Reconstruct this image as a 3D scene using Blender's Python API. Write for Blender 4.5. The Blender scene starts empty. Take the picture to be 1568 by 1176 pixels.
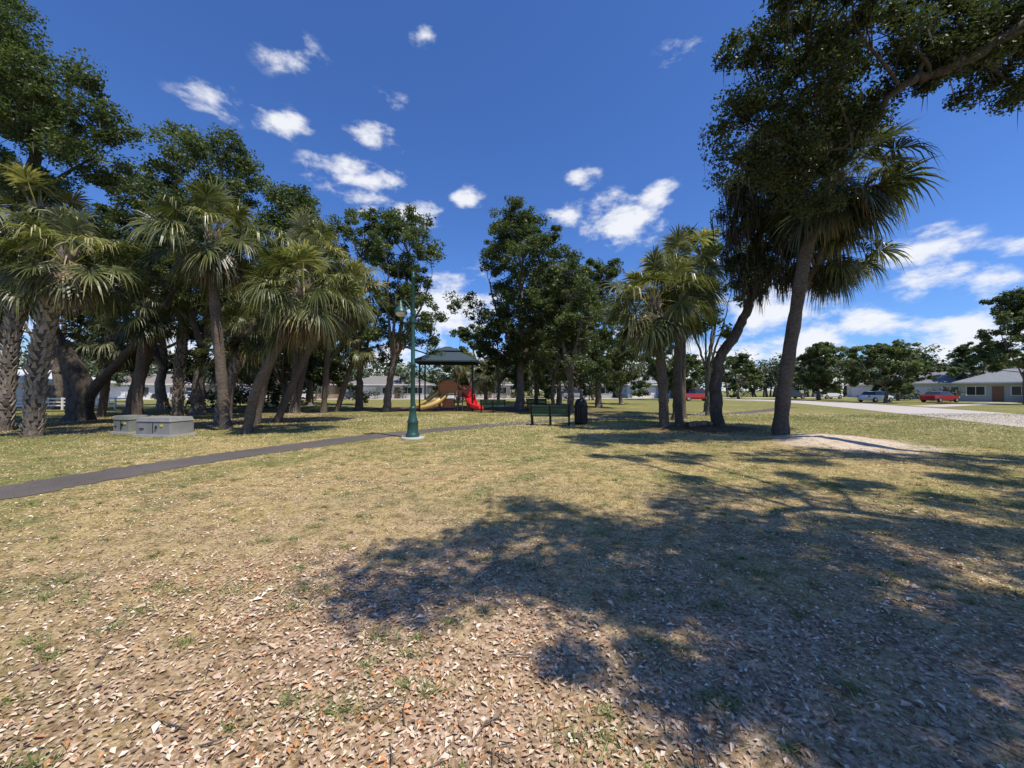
import bpy, math, numpy as np
from mathutils import Vector
R = np.random.RandomState
scene = bpy.context.scene
UP = np.array([0,0,1.0])

# ------------------------------------------------------------------ mesh builder
class MB:
    def __init__(s): s.v=[]; s.f=[]; s.n=0
    def add(s, verts, faces, mat=0, rnd=None, smooth=False):
        verts=np.asarray(verts,float).reshape(-1,3); faces=np.asarray(faces,np.int64)
        if rnd is None: rnd=np.full(len(faces),0.5)
        elif np.isscalar(rnd): rnd=np.full(len(faces),float(rnd))
        s.v.append(verts); s.f.append((faces+s.n, mat, np.asarray(rnd,float), smooth)); s.n+=len(verts)
    def box(s, c, size, mat=0, rz=0.0, rx=0.0, ry=0.0, taper=1.0):
        sx,sy,sz=[a/2 for a in size]
        v=np.array([[-sx,-sy,-sz],[sx,-sy,-sz],[sx,sy,-sz],[-sx,sy,-sz],[-sx*taper,-sy*taper,sz],[sx*taper,-sy*taper,sz],[sx*taper,sy*taper,sz],[-sx*taper,sy*taper,sz]])
        if rx: 
            a,b=math.cos(rx),math.sin(rx); v=v@np.array([[1,0,0],[0,a,b],[0,-b,a]])
        if ry:
            a,b=math.cos(ry),math.sin(ry); v=v@np.array([[a,0,-b],[0,1,0],[b,0,a]])
        if rz:
            a,b=math.cos(rz),math.sin(rz); v=v@np.array([[a,b,0],[-b,a,0],[0,0,1]])
        s.add(v+np.array(c),[[0,3,2,1],[4,5,6,7],[0,1,5,4],[1,2,6,5],[2,3,7,6],[3,0,4,7]],mat)
    def tube(s, pts, rad, sides=8, mat=0, rnd=0.5, rough=0.0, rng=None, cap=True):
        pts=np.asarray(pts,float); n=len(pts)
        rad=np.broadcast_to(np.asarray(rad,float),(n,))
        t=np.gradient(pts,axis=0); t/=np.linalg.norm(t,axis=1)[:,None]+1e-9
        ref=np.array([1.0,0,0]) if abs(t[0][0])<.8 else np.array([0,1.0,0])
        V=[]
        a=np.linspace(0,2*np.pi,sides,endpoint=False)
        u=ref
        for i in range(n):
            u=u-t[i]*np.dot(u,t[i]); u/=np.linalg.norm(u)+1e-9
            w=np.cross(t[i],u)
            rr=rad[i]*np.ones(sides)
            if rough and rng is not None: rr=rr*(1+rng.uniform(-rough,rough,sides))
            V.append(pts[i]+np.outer(np.cos(a)*rr,u)+np.outer(np.sin(a)*rr,w))
        V=np.concatenate(V)
        i=np.arange(n-1)[:,None]*sides; j=np.arange(sides)[None]; j2=(j+1)%sides
        F=np.stack([i+j,i+j2,i+sides+j2,i+sides+j],-1).reshape(-1,4)
        s.add(V,F,mat,rnd,True)
        if cap:
            e=V[-sides:]; c=e.mean(0)
            vv=np.vstack([e,c]); k=np.arange(sides)
            s.add(vv,np.stack([k,(k+1)%sides,np.full(sides,sides)],-1),mat,rnd,True)
    def lathe(s, prof, c=(0,0,0), sides=20, mat=0, smooth=True, flute=0.0):
        prof=np.array(prof,float); n=len(prof); a=np.linspace(0,2*np.pi,sides,endpoint=False)
        rr=1+flute*(np.arange(sides)%2)
        V=np.stack([np.outer(prof[:,0],np.cos(a)*rr),np.outer(prof[:,0],np.sin(a)*rr),np.repeat(prof[:,1][:,None],sides,1)],-1).reshape(-1,3)+np.array(c)
        i=np.arange(n-1)[:,None]*sides; j=np.arange(sides)[None]; j2=(j+1)%sides
        s.add(V,np.stack([i+j,i+j2,i+sides+j2,i+sides+j],-1).reshape(-1,4),mat,None,smooth)
    def obj(s, name, mats, loc=(0,0,0), parent=None, rz=0.0, bevel=0):
        V=np.concatenate(s.v); nf=sum(len(f[0]) for f in s.f)
        starts=[];tot=[];loops=[];mi=[];rn=[];sm=[];p=0
        for f,m,r,q in s.f:
            k=f.shape[1]; loops.append(f.ravel()); tot.append(np.full(len(f),k)); starts.append(p+np.arange(len(f))*k); p+=f.size
            mi.append(np.full(len(f),m)); rn.append(r); sm.append(np.full(len(f),q))
        me=bpy.data.meshes.new(name)
        me.vertices.add(len(V)); me.vertices.foreach_set('co',V.astype(np.float32).ravel())
        me.loops.add(p); me.loops.foreach_set('vertex_index',np.concatenate(loops).astype(np.int32))
        me.polygons.add(nf); me.polygons.foreach_set('loop_start',np.concatenate(starts).astype(np.int32))
        me.polygons.foreach_set('loop_total',np.concatenate(tot).astype(np.int32))
        me.polygons.foreach_set('material_index',np.concatenate(mi).astype(np.int32))
        me.polygons.foreach_set('use_smooth',np.concatenate(sm).astype(bool))
        at=me.attributes.new('rnd','FLOAT','FACE'); at.data.foreach_set('value',np.concatenate(rn).astype(np.float32))
        me.update(calc_edges=True); me.validate()
        for m in mats: me.materials.append(m)
        o=bpy.data.objects.new(name,me); scene.collection.objects.link(o)
        o.location=loc; o.rotation_euler[2]=rz
        if parent: o.parent=parent
        if bevel:
            b=o.modifiers.new('bevel','BEVEL'); b.width=bevel; b.segments=2; b.limit_method='ANGLE'
        return o
def empty(name,loc,rz=0):
    e=bpy.data.objects.new(name,None); scene.collection.objects.link(e); e.location=loc; e.rotation_euler[2]=rz; return e

# ------------------------------------------------------------------ materials
def new_mat(name):
    m=bpy.data.materials.new(name); m.use_nodes=True; nt=m.node_tree
    b=nt.nodes['Principled BSDF']; return m,nt,b
def ramp(nt,stops,fac=None):
    r=nt.nodes.new('ShaderNodeValToRGB'); e=r.color_ramp.elements
    while len(e)<len(stops): e.new(0.5)
    for i,(p,c) in enumerate(stops):
        e[i].position=p; e[i].color=(c[0],c[1],c[2],1)
    if fac is not None: nt.links.new(fac,r.inputs[0])
    return r
def noise(nt,scale,detail=4,rough=.6,vec=None,dist=0):
    n=nt.nodes.new('ShaderNodeTexNoise'); n.inputs['Scale'].default_value=scale; n.inputs['Detail'].default_value=detail
    n.inputs['Roughness'].default_value=rough; n.inputs['Distortion'].default_value=dist
    if vec is not None: nt.links.new(vec,n.inputs['Vector'])
    return n
def mixc(nt,fac,a,b,mode='MIX'):
    m=nt.nodes.new('ShaderNodeMix'); m.data_type='RGBA'; m.blend_type=mode
    for sock,val in ((m.inputs[0],fac),(m.inputs[6],a),(m.inputs[7],b)):
        if hasattr(val,'is_linked'): nt.links.new(val,sock)
        elif isinstance(val,(int,float)): sock.default_value=val
        else: sock.default_value=(*val,1)
    return m.outputs[2]
def math_(nt,op,a,b=None,clamp=False,c=None):
    m=nt.nodes.new('ShaderNodeMath'); m.operation=op; m.use_clamp=clamp
    for i,val in enumerate((a,b,c)):
        if val is None: continue
        if hasattr(val,'is_linked'): nt.links.new(val,m.inputs[i])
        else: m.inputs[i].default_value=val
    return m.outputs[0]
def vmath(nt,op,a,b=None):
    m=nt.nodes.new('ShaderNodeVectorMath'); m.operation=op; nt.links.new(a,m.inputs[0])
    if b is not None:
        if hasattr(b,'is_linked'): nt.links.new(b,m.inputs[1])
        else: m.inputs[1].default_value=b
    return m
def bump(nt,b,h,strength=.5,dist=.02):
    n=nt.nodes.new('ShaderNodeBump'); n.inputs['Strength'].default_value=strength; n.inputs['Distance'].default_value=dist
    nt.links.new(h,n.inputs['Height']); nt.links.new(n.outputs[0],b.inputs['Normal'])
def objco(nt):
    return nt.nodes.new('ShaderNodeTexCoord').outputs['Object']
def plain(name,col,rough=.6,metal=0,var=.15,scale=8,spec=None):
    m,nt,b=new_mat(name); n=noise(nt,scale,4,.6,objco(nt))
    d=tuple(c*(1-var) for c in col); l=tuple(min(1,c*(1+var)) for c in col)
    r=ramp(nt,[(.3,d),(.7,l)],n.outputs[0]); nt.links.new(r.outputs[0],b.inputs['Base Color'])
    b.inputs['Roughness'].default_value=rough; b.inputs['Metallic'].default_value=metal
    if spec is not None: b.inputs['Specular IOR Level'].default_value=spec
    return m
def leaf_mat(name,stops,transl=.3,rough=.5):
    m,nt,b=new_mat(name)
    a=nt.nodes.new('ShaderNodeAttribute'); a.attribute_name='rnd'
    r=ramp(nt,stops,a.outputs['Fac']); nt.links.new(r.outputs[0],b.inputs['Base Color']); b.inputs['Roughness'].default_value=rough
    b.inputs['Specular IOR Level'].default_value=.35
    if transl==0: return m
    t=nt.nodes.new('ShaderNodeBsdfTranslucent')
    tc=mixc(nt,1.0,r.outputs[0],(1.25,1.35,.6),'MULTIPLY'); nt.links.new(tc,t.inputs[0])
    ms=nt.nodes.new('ShaderNodeMixShader'); ms.inputs[0].default_value=transl
    nt.links.new(b.outputs[0],ms.inputs[1]); nt.links.new(t.outputs[0],ms.inputs[2])
    nt.links.new(ms.outputs[0],nt.nodes['Material Output'].inputs[0]); return m
M={}
M['oakleaf']=leaf_mat('oak_leaf',[(0,(.038,.054,.022)),(.45,(.085,.115,.044)),(.8,(.15,.185,.072)),(1,(.25,.28,.115))],.35)
M['oakleaf_dark']=leaf_mat('oak_leaf_dark',[(0,(.024,.036,.017)),(.5,(.052,.072,.029)),(1,(.13,.155,.06))],.33)
M['farleaf']=leaf_mat('far_leaf',[(0,(.055,.075,.038)),(.5,(.105,.14,.066)),(1,(.18,.21,.105))],0)
M['shrubleaf']=leaf_mat('shrub_leaf',[(0,(.024,.036,.016)),(.5,(.055,.078,.032)),(1,(.13,.16,.06))],0)
M['palm']=leaf_mat('palm_frond_green',[(0,(.036,.048,.02)),(.4,(.095,.115,.042)),(.75,(.21,.215,.082)),(1,(.46,.42,.21))],.3,.34)
M['palmd']=leaf_mat('palm_frond_grey_green',[(0,(.028,.037,.02)),(.4,(.066,.082,.04)),(.75,(.14,.155,.075)),(1,(.32,.32,.19))],.28,.34)
M['dead']=leaf_mat('palm_frond_dead',[(0,(.06,.045,.028)),(.5,(.17,.128,.08)),(1,(.36,.285,.19))],.2,.7)
M['moss']=leaf_mat('spanish_moss',[(0,(.04,.035,.027)),(.5,(.078,.072,.055)),(1,(.15,.14,.11))],.25,.8)
def bark(name,dark,light,sc=6,zs=.35,st=1.0):
    m,nt,b=new_mat(name); co=objco(nt)
    mp=nt.nodes.new('ShaderNodeMapping'); mp.inputs['Scale'].default_value=(1,1,zs); nt.links.new(co,mp.inputs[0])
    n=noise(nt,sc*2,5,.65,mp.outputs[0],.6); n2=noise(nt,sc*.3,2,.5,co)
    f=math_(nt,'ADD',math_(nt,'MULTIPLY',n.outputs[0],.75),math_(nt,'MULTIPLY',n2.outputs[0],.25))
    r=ramp(nt,[(.35,dark),(.62,light)],f); nt.links.new(r.outputs[0],b.inputs['Base Color'])
    b.inputs['Roughness'].default_value=.9; bump(nt,b,n.outputs[0],st,.06); return m
M['bark']=bark('oak_bark',(.05,.04,.032),(.25,.205,.165))
M['bark_dark']=bark('live_oak_bark',(.03,.024,.019),(.12,.10,.08))
M['palmbark']=bark('palm_bark',(.055,.042,.032),(.20,.155,.115),5,2.5)
M['boot']=plain('palm_boots',(.27,.225,.18),.9,var=.5,scale=5)

def ground_mat():
    m,nt,b=new_mat('dry_grass_ground'); co=nt.nodes.new('ShaderNodeNewGeometry').outputs['Position']
    co=vmath(nt,'MULTIPLY',co,(1,1,0)).outputs[0]
    big=noise(nt,.13,3,.6,co,.5); mid=noise(nt,1.1,5,.7,co,.4); fine=noise(nt,32,4,.78,co); med=noise(nt,5,3,.7,co)
    vo=nt.nodes.new('ShaderNodeTexVoronoi'); vo.inputs['Scale'].default_value=50; nt.links.new(co,vo.inputs['Vector'])
    vs=nt.nodes.new('ShaderNodeSeparateColor'); nt.links.new(vo.outputs['Color'],vs.inputs[0])
    lit=ramp(nt,[(0,(.23,.14,.088)),(.3,(.43,.285,.18)),(.65,(.59,.42,.28)),(.9,(.71,.56,.41)),(1,(.52,.26,.13))],vs.outputs[0])
    gr=ramp(nt,[(.25,(.19,.155,.055)),(.42,(.39,.30,.12)),(.58,(.58,.44,.205)),(.75,(.74,.60,.34))],
        math_(nt,'ADD',math_(nt,'MULTIPLY',fine.outputs[0],.5),math_(nt,'MULTIPLY',med.outputs[0],.5)))
    green=ramp(nt,[(.3,(.09,.12,.028)),(.7,(.28,.30,.085))],fine.outputs[0])
    vl=vmath(nt,'LENGTH',co)
    def mr(a,b_,c,d_):
        d=nt.nodes.new('ShaderNodeMapRange'); d.inputs[1].default_value=a; d.inputs[2].default_value=b_; d.inputs[3].default_value=c; d.inputs[4].default_value=d_
        nt.links.new(vl.outputs['Value'],d.inputs[0]); return d.outputs[0]
    lf=math_(nt,'ADD',mr(1,8,1.0,.05),math_(nt,'MULTIPLY',math_(nt,'SUBTRACT',mid.outputs[0],.5),3.2),True)
    c=mixc(nt,lf,gr.outputs[0],lit.outputs[0])
    gm=ramp(nt,[(.47,(0,0,0)),(.55,(1,1,1))],math_(nt,'ADD',mr(3,20,-.05,.08),math_(nt,'ADD',math_(nt,'MULTIPLY',big.outputs[0],.45),math_(nt,'MULTIPLY',mid.outputs[0],.55))))
    c=mixc(nt,math_(nt,'MULTIPLY',gm.outputs[0],.72),c,green.outputs[0])
    wm=ramp(nt,[(.30,(1,1,1)),(.42,(0,0,0))],math_(nt,'ADD',math_(nt,'MULTIPLY',mid.outputs[0],.6),math_(nt,'MULTIPLY',med.outputs[0],.4)))
    c=mixc(nt,math_(nt,'MULTIPLY',wm.outputs[0],.6),c,(.28,.18,.105))
    c=mixc(nt,mr(20,80,0,.6),c,(.25,.255,.085))
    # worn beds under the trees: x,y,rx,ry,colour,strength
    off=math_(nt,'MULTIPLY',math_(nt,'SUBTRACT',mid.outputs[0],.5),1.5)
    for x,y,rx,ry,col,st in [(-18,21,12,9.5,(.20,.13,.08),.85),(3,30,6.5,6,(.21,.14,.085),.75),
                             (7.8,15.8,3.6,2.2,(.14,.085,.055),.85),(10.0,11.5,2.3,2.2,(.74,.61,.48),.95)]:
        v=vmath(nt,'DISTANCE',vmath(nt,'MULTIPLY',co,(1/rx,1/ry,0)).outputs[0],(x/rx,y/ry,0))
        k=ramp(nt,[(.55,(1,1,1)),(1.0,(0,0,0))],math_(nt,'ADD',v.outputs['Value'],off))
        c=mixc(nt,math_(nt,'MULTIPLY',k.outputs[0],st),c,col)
    sp=ramp(nt,[(.34,(.34,.32,.29)),(.52,(1,1,1))],fine.outputs[0]); c=mixc(nt,.8,c,sp.outputs[0],'MULTIPLY')
    sp2=ramp(nt,[(.36,(.62,.60,.55)),(.54,(1.0,1.0,1.0))],med.outputs[0]); c=mixc(nt,.8,c,sp2.outputs[0],'MULTIPLY')
    nt.links.new(c,b.inputs['Base Color']); b.inputs['Roughness'].default_value=.95; b.inputs['Specular IOR Level'].default_value=.12
    bump(nt,b,math_(nt,'ADD',math_(nt,'MULTIPLY',fine.outputs[0],.8),math_(nt,'MULTIPLY',vs.outputs[1],.3)),.8,.03); return m
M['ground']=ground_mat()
def patch_mat(name,a,bc,sc=20,mid=None):
    m,nt,b=new_mat(name); co=objco(nt); n=noise(nt,sc,5,.7,co); n2=noise(nt,.8,3,.5,co)
    f=math_(nt,'ADD',math_(nt,'MULTIPLY',n.outputs[0],.7),math_(nt,'MULTIPLY',n2.outputs[0],.3))
    r=ramp(nt,[(.3,a),(.7,bc)],f); nt.links.new(r.outputs[0],b.inputs['Base Color']); b.inputs['Roughness'].default_value=.95
    b.inputs['Specular IOR Level'].default_value=.15
    bump(nt,b,n.outputs[0],.7,.02); return m
M['asphalt']=patch_mat('path_asphalt',(.065,.056,.052),(.19,.165,.15),45)
M['road']=patch_mat('road_concrete',(.42,.37,.32),(.56,.51,.46),6)
M['mulch']=patch_mat('mulch',(.07,.04,.026),(.24,.135,.085),14)

# ------------------------------------------------------------------ ground, path, road
def sheet(name,poly,z,mat):
    mb=MB(); p=np.array(poly,float)
    c=p.mean(0); V=np.column_stack([np.vstack([p,c]),np.zeros(len(p)+1)]); k=np.arange(len(p))
    mb.add(V,np.stack([k,(k+1)%len(p),np.full(len(p),len(p))],-1)); return mb.obj(name,[mat],(0,0,z))
mb=MB(); g=[-900,-100,-30,30,100,900]; V=[(x,y,0) for y in g for x in g]
mb.add(V,[[j*6+i,j*6+i+1,(j+1)*6+i+1,(j+1)*6+i] for j in range(5) for i in range(5)]); mb.obj('ground',[M['ground']])
def catmull(P,n=12):
    P=np.array(P,float); P=np.vstack([2*P[0]-P[1],P,2*P[-1]-P[-2]]); out=[]
    for i in range(1,len(P)-2):
        for t in np.linspace(0,1,n,endpoint=False):
            a,b,c,d=P[i-1:i+3]
            out.append(.5*((2*b)+(-a+c)*t+(2*a-5*b+4*c-d)*t*t+(-a+3*b-3*c+d)*t**3))
    out.append(P[-2]); return np.array(out)
def strip(name,pts,w,z,mat,jit=0,seed=1,n=12):
    c=catmull(pts,n); t=np.gradient(c,axis=0); t/=np.linalg.norm(t,axis=1)[:,None]; nn=np.column_stack([-t[:,1],t[:,0]])
    r=R(seed); j1=r.uniform(-jit,jit,len(c))[:,None]; j2=r.uniform(-jit,jit,len(c))[:,None]
    A=c+nn*(w/2+j1); B=c-nn*(w/2+j2); V=np.column_stack([np.vstack([A,B]),np.zeros(2*len(c))]); k=np.arange(len(c)-1); L=len(c)
    mb=MB(); mb.add(V,np.stack([k+L,k+1+L,k+1,k],-1)); return mb.obj(name,[mat],(0,0,z))
PATH=[(-10,-6),(-9.0,0),(-7.95,5.8),(-7.2,8.7),(-6.1,10.9),(-4.75,13.4),(-2.3,16.2),(.6,18.9),(4.5,21.6),(9,24),(16,27),(26,36)]
strip('footpath',PATH,1.2,.008,M['asphalt'],.09,3,40)
strip('road',[(4,-30),(14,-8),(21.5,8),(27.6,20.5),(35,38),(40,55),(36,66)],7.0,.010,M['road'])
strip('road',[(-150,62),(-60,66),(0,72),(60,82),(160,100)],7,.006,M['road'])
def blob(cx,cy,rx,ry,seed,n=60):
    r=R(seed); a=np.linspace(0,2*np.pi,n,endpoint=False); k=1+.12*np.sin(2*a+r.rand()*6)+.1*np.sin(5*a+r.rand()*6)+.06*np.sin(11*a+r.rand()*6)+r.uniform(-.05,.05,n)
    return np.column_stack([cx+rx*k*np.cos(a),cy+ry*k*np.sin(a)])
sheet('mulch_bed',blob(-5,32.5,7.5,4.6,1),.004,M['mulch'])
sheet('driveway',[(40,36),(62,47),(61.5,49.5),(39.5,38.6)],.014,M['road'])
def mound(name,cx,cy,rx,ry,h,mat,seed):
    r=R(seed); mb=MB(); n=14;s=60; V=[];a=np.linspace(0,2*np.pi,s,endpoint=False)
    ed=1+.14*np.sin(2*a+1)+.10*np.sin(5*a+2)+.06*np.sin(9*a)
    for i in range(n+1):
        q=i/n; z=h*(1-q*q)**1.7+ (r.uniform(-.015,.015,s)*(1-q) if 0<i<n else 0)-.008*q
        V.append(np.column_stack([rx*q*ed*np.cos(a),ry*q*ed*np.sin(a),z*np.ones(s)]))
    V=np.concatenate(V); i=np.arange(n)[:,None]*s; j=np.arange(s)[None]; j2=(j+1)%s
    mb.add(V,np.stack([i+j,i+s+j,i+s+j2,i+j2],-1).reshape(-1,4),0,None,True); mb.obj(name,[mat],(cx,cy,.004))
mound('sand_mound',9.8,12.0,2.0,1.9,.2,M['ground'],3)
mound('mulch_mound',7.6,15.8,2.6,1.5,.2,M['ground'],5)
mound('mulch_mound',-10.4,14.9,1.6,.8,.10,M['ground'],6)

# ------------------------------------------------------------------ litter and grass
def rand_unit(r,n):
    v=r.normal(size=(n,3)); return v/np.linalg.norm(v,axis=1)[:,None]
def leaves(mb,P,size,r,mat,upbias=.4,wid=.5,rnd=None,fold=False):
    n=len(P); N=rand_unit(r,n); N[:,2]=np.abs(N[:,2])+upbias; N/=np.linalg.norm(N,axis=1)[:,None]
    A=np.cross(N,rand_unit(r,n)); A/=np.linalg.norm(A,axis=1)[:,None]+1e-9; B=np.cross(N,A)
    L=(size*r.uniform(.6,1.35,n))[:,None]; W=L*wid*(r.uniform(.6,1.3,n)[:,None])
    V=np.stack([P-A*L*.5,P+B*W*.5+A*L*.05,P+A*L*.5,P-B*W*.5+A*L*.05],1).reshape(-1,3)
    if fold: V=V.reshape(-1,4,3); V[:,[1,3],2]+=(L*.14)*np.ones((1,2)); V=V.reshape(-1,3)
    mb.add(V,np.arange(4*n).reshape(-1,4),mat,r.rand(n) if rnd is None else rnd)
r=R(11)
def vfilter(x,y):
    return ~((np.abs(x-np.interp(y,[0,5.8,8.7,10.9,13.4,16.2],[-9,-7.95,-7.2,-6.1,-4.75,-2.3]))<.72)&(y<17))
_ph=R(5).uniform(0,6.28,(14,)); _k=R(6).normal(0,1,(14,2)); _k=_k/np.linalg.norm(_k,axis=1)[:,None]*np.geomspace(.5,7,14)[:,None]
def patchf(x,y):
    s=0
    for i in range(14): s=s+np.sin(_k[i,0]*x+_k[i,1]*y+_ph[i]+1.2*np.sin(_k[(i+5)%14,0]*y*.6))*(1.0/(1+.12*i))
    return s*.42
n=170000; y=r.uniform(.7,16,n); x=r.uniform(-1.5,1.5,n)*y; pf=patchf(x,y)
k=vfilter(x,y)&(r.rand(n)<np.clip(.66-y/17-.38*pf,.04,1)); x,y,pf=x[k],y[k],pf[k]
mb=MB(); P=np.column_stack([x,y,np.full(len(x),.005)+r.uniform(0,.008,len(x))])
big_=r.rand(len(x))<.045; rv=np.clip(r.rand(len(x))-.16*pf*(r.rand(len(x))),0,1)
leaves(mb,P[~big_],.029,r,0,upbias=1.8,wid=.55,fold=True,rnd=rv[~big_]); leaves(mb,P[big_],.058,r,0,upbias=2.2,wid=.45,fold=True,rnd=rv[big_])
m,nt,b=new_mat('dry_leaf'); a=nt.nodes.new('ShaderNodeAttribute'); a.attribute_name='rnd'
rr=ramp(nt,[(0,(.13,.078,.043)),(.25,(.36,.235,.14)),(.55,(.57,.405,.27)),(.82,(.71,.55,.40)),(.94,(.82,.72,.58)),(1,(.58,.27,.11))],a.outputs['Fac'])
nt.links.new(rr.outputs[0],b.inputs['Base Color']); b.inputs['Roughness'].default_value=.6; M['dryleaf']=m
mb.obj('leaf_litter',[M['dryleaf']])
mb=MB()
for i in range(300):
    y=r.uniform(1.2,9); x=r.uniform(-1.4,1.4)*y; L=r.uniform(.04,.22); an=r.uniform(0,6.3); d=np.array([math.cos(an),math.sin(an),0])
    p0=np.array([x,y,.012]); mid=p0+d*L*.5+np.array([r.uniform(-.02,.02),r.uniform(-.02,.02),.012])
    mb.tube([p0,mid,p0+d*L],[.0035,.003,.002],5)
mb.obj('fallen_twigs',[M['bark']])
def grassmat(name,stops):
    m,nt,b=new_mat(name); a=nt.nodes.new('ShaderNodeAttribute'); a.attribute_name='rnd'
    rr=ramp(nt,stops,a.outputs['Fac']); nt.links.new(rr.outputs[0],b.inputs['Base Color']); b.inputs['Roughness'].default_value=.7; return m
M['grass']=grassmat('dry_grass_blades',[(0,(.10,.14,.035)),(.3,(.24,.26,.08)),(.6,(.52,.42,.19)),(1,(.76,.63,.38))])
M['weed']=grassmat('green_grass_blades',[(0,(.08,.125,.03)),(.6,(.18,.23,.06)),(1,(.38,.36,.15))])
def blades(mb,x,y,h,r,mat=0,w=.006,lean=.6,rnd=None):
    n=len(x); P=np.column_stack([x,y,np.zeros(n)]); an=r.uniform(0,6.28,n); S=np.column_stack([np.cos(an),np.sin(an),np.zeros(n)])
    H=(h*r.uniform(.5,1.3,n))[:,None]; W=(w*r.uniform(.6,1.3,n))[:,None]
    D=np.column_stack([r.normal(0,lean,n),r.normal(0,lean,n),np.ones(n)])
    V=np.stack([P-S*W,P+S*W,P+D*H],1).reshape(-1,3)
    mb.add(V,np.arange(3*n).reshape(-1,3),mat,r.rand(n) if rnd is None else rnd)
n=210000; y=r.uniform(1.0,26,n); x=r.uniform(-1.5,1.5,n)*y; pf=patchf(x,y)
k=vfilter(x,y)&(r.rand(n)<np.clip(.1+.4*pf+(y-2.5)*.08,.02,1)); x,y,pf=x[k],y[k],pf[k]
mb=MB(); blades(mb,x,y,.022+.0011*y,r,0,w=.003+.0004*y,lean=1.2,rnd=np.clip(r.rand(len(x))*.9+.20-.36*pf-.012*np.abs(x),0,1))
mb.obj('grass',[M['grass']])
mb=MB()
for i in range(300):
    yy=1.5+r.rand()**1.2*15; xx=r.uniform(-1.4,1.3)*yy; rad=r.uniform(.03,.16); c=int(40+rad*800)
    if not vfilter(np.array([xx]),np.array([yy]))[0]: continue
    rad2=rad*np.abs(r.normal(0,.7,c)); an=r.uniform(0,6.28,c)
    blades(mb,xx+rad2*np.cos(an)*1.5,yy+rad2*np.sin(an),.035,r,0,w=.003,lean=1.0)
mb.obj('grass_tufts',[M['weed']])

# ------------------------------------------------------------------ oak trees
def curve(p0,p1,r,sag=.15,n=6,up=.2):
    p0=np.array(p0,float);p1=np.array(p1,float); L=np.linalg.norm(p1-p0)
    m1=p0+(p1-p0)*.35+r.normal(0,sag*.5,3)*L*.6-UP*L*up*.3; m2=p0+(p1-p0)*.7+r.normal(0,sag*.5,3)*L*.6
    t=np.linspace(0,1,n)[:,None]
    return (1-t)**3*p0+3*(1-t)**2*t*m1+3*(1-t)*t*t*m2+t**3*p1
def tree(name,base,trunks,lumps,seed,leafsize=.16,per=9,nl=170,sub_r=.62,lmat='oakleaf',moss=0,twig=True,flat=.7,bk='bark',jit=.02):
    r=R(seed); mb=MB(); ends=[]
    for pts,r0,r1 in trunks:
        c=catmull(pts,7); c=c+np.vstack([np.zeros(3),r.normal(0,jit,(len(c)-1,3))]); rad=np.linspace(r0,r1,len(c)); rad[0]*=1.45; rad[1]*=1.15
        mb.tube(c,rad,12,0,rough=.09,rng=r); q=len(c)
        for i in range(int(q*.5),q): ends.append((c[i],rad[i]))
    E=np.array([e[0] for e in ends]); ER=np.array([e[1] for e in ends])
    for lx,ly,lz,lr in lumps:
        L=np.array([lx,ly,lz]); dd=np.linalg.norm((E-L)*np.array([1,1,.8]),axis=1)+np.where(E[:,2]>lz,3,0)
        i=int(np.argmin(dd+r.rand(len(dd))*1.2)); rb=max(.025,min(ER[i]*.6,.03+.018*dd[i]+.02*lr))
        c=curve(E[i],L,r,.28,8); mb.tube(c,np.linspace(rb,.02,8),6,0,rough=.06,rng=r)
        k=max(3,int(per*lr**1.4)); D=rand_unit(r,k)*(lr*r.uniform(.3,1.15,k)**.6)[:,None]*np.array([1,1,.8])
        C=L+D
        if twig:
            for q in C[::2]:
                s=c[r.randint(3,8)]; mb.tube(curve(s,q,r,.2,4),np.linspace(.02,.007,4),3,0,cap=False)
        m=k*nl; ci=r.randint(0,k,m); sr=sub_r*r.uniform(.5,1.3,k)
        off=rand_unit(r,m)*(r.rand(m)**.55*sr[ci])[:,None]*np.array([1,1,flat])
        clr=np.clip(.5*r.rand()+.5*r.uniform(0,1,k),0,1)
        leaves(mb,C[ci]+off,leafsize,r,1,upbias=.3,wid=.55,rnd=np.clip(.45*r.rand(m)+.55*clr[ci],0,1))
        if moss:
            mm=int(moss*k); ci=r.randint(0,k,mm); off=rand_unit(r,mm)*(r.rand(mm)*sr[ci])[:,None]; P=C[ci]+off
            hh=r.uniform(.25,1.0,mm)[:,None]; w=r.uniform(.006,.022,mm)[:,None]; an=r.uniform(0,6.3,mm); S=np.column_stack([np.cos(an),np.sin(an),0*an])
            j=r.normal(0,.05,(mm,3))
            V=np.stack([P-S*w,P+S*w,P+S*w*.9+j-UP*hh*.5,P-S*w*.9+j-UP*hh*.5,P-UP*hh+j*1.5],1).reshape(-1,3); b0=np.arange(mm)*5
            mb.add(V,np.stack([b0,b0+1,b0+2,b0+3],-1),2,r.rand(mm)); mb.add(V,np.stack([b0+3,b0+2,b0+4],-1),2,r.rand(mm))
    return mb.obj(name,[M[bk],M[lmat],M['moss']],base)
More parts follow.
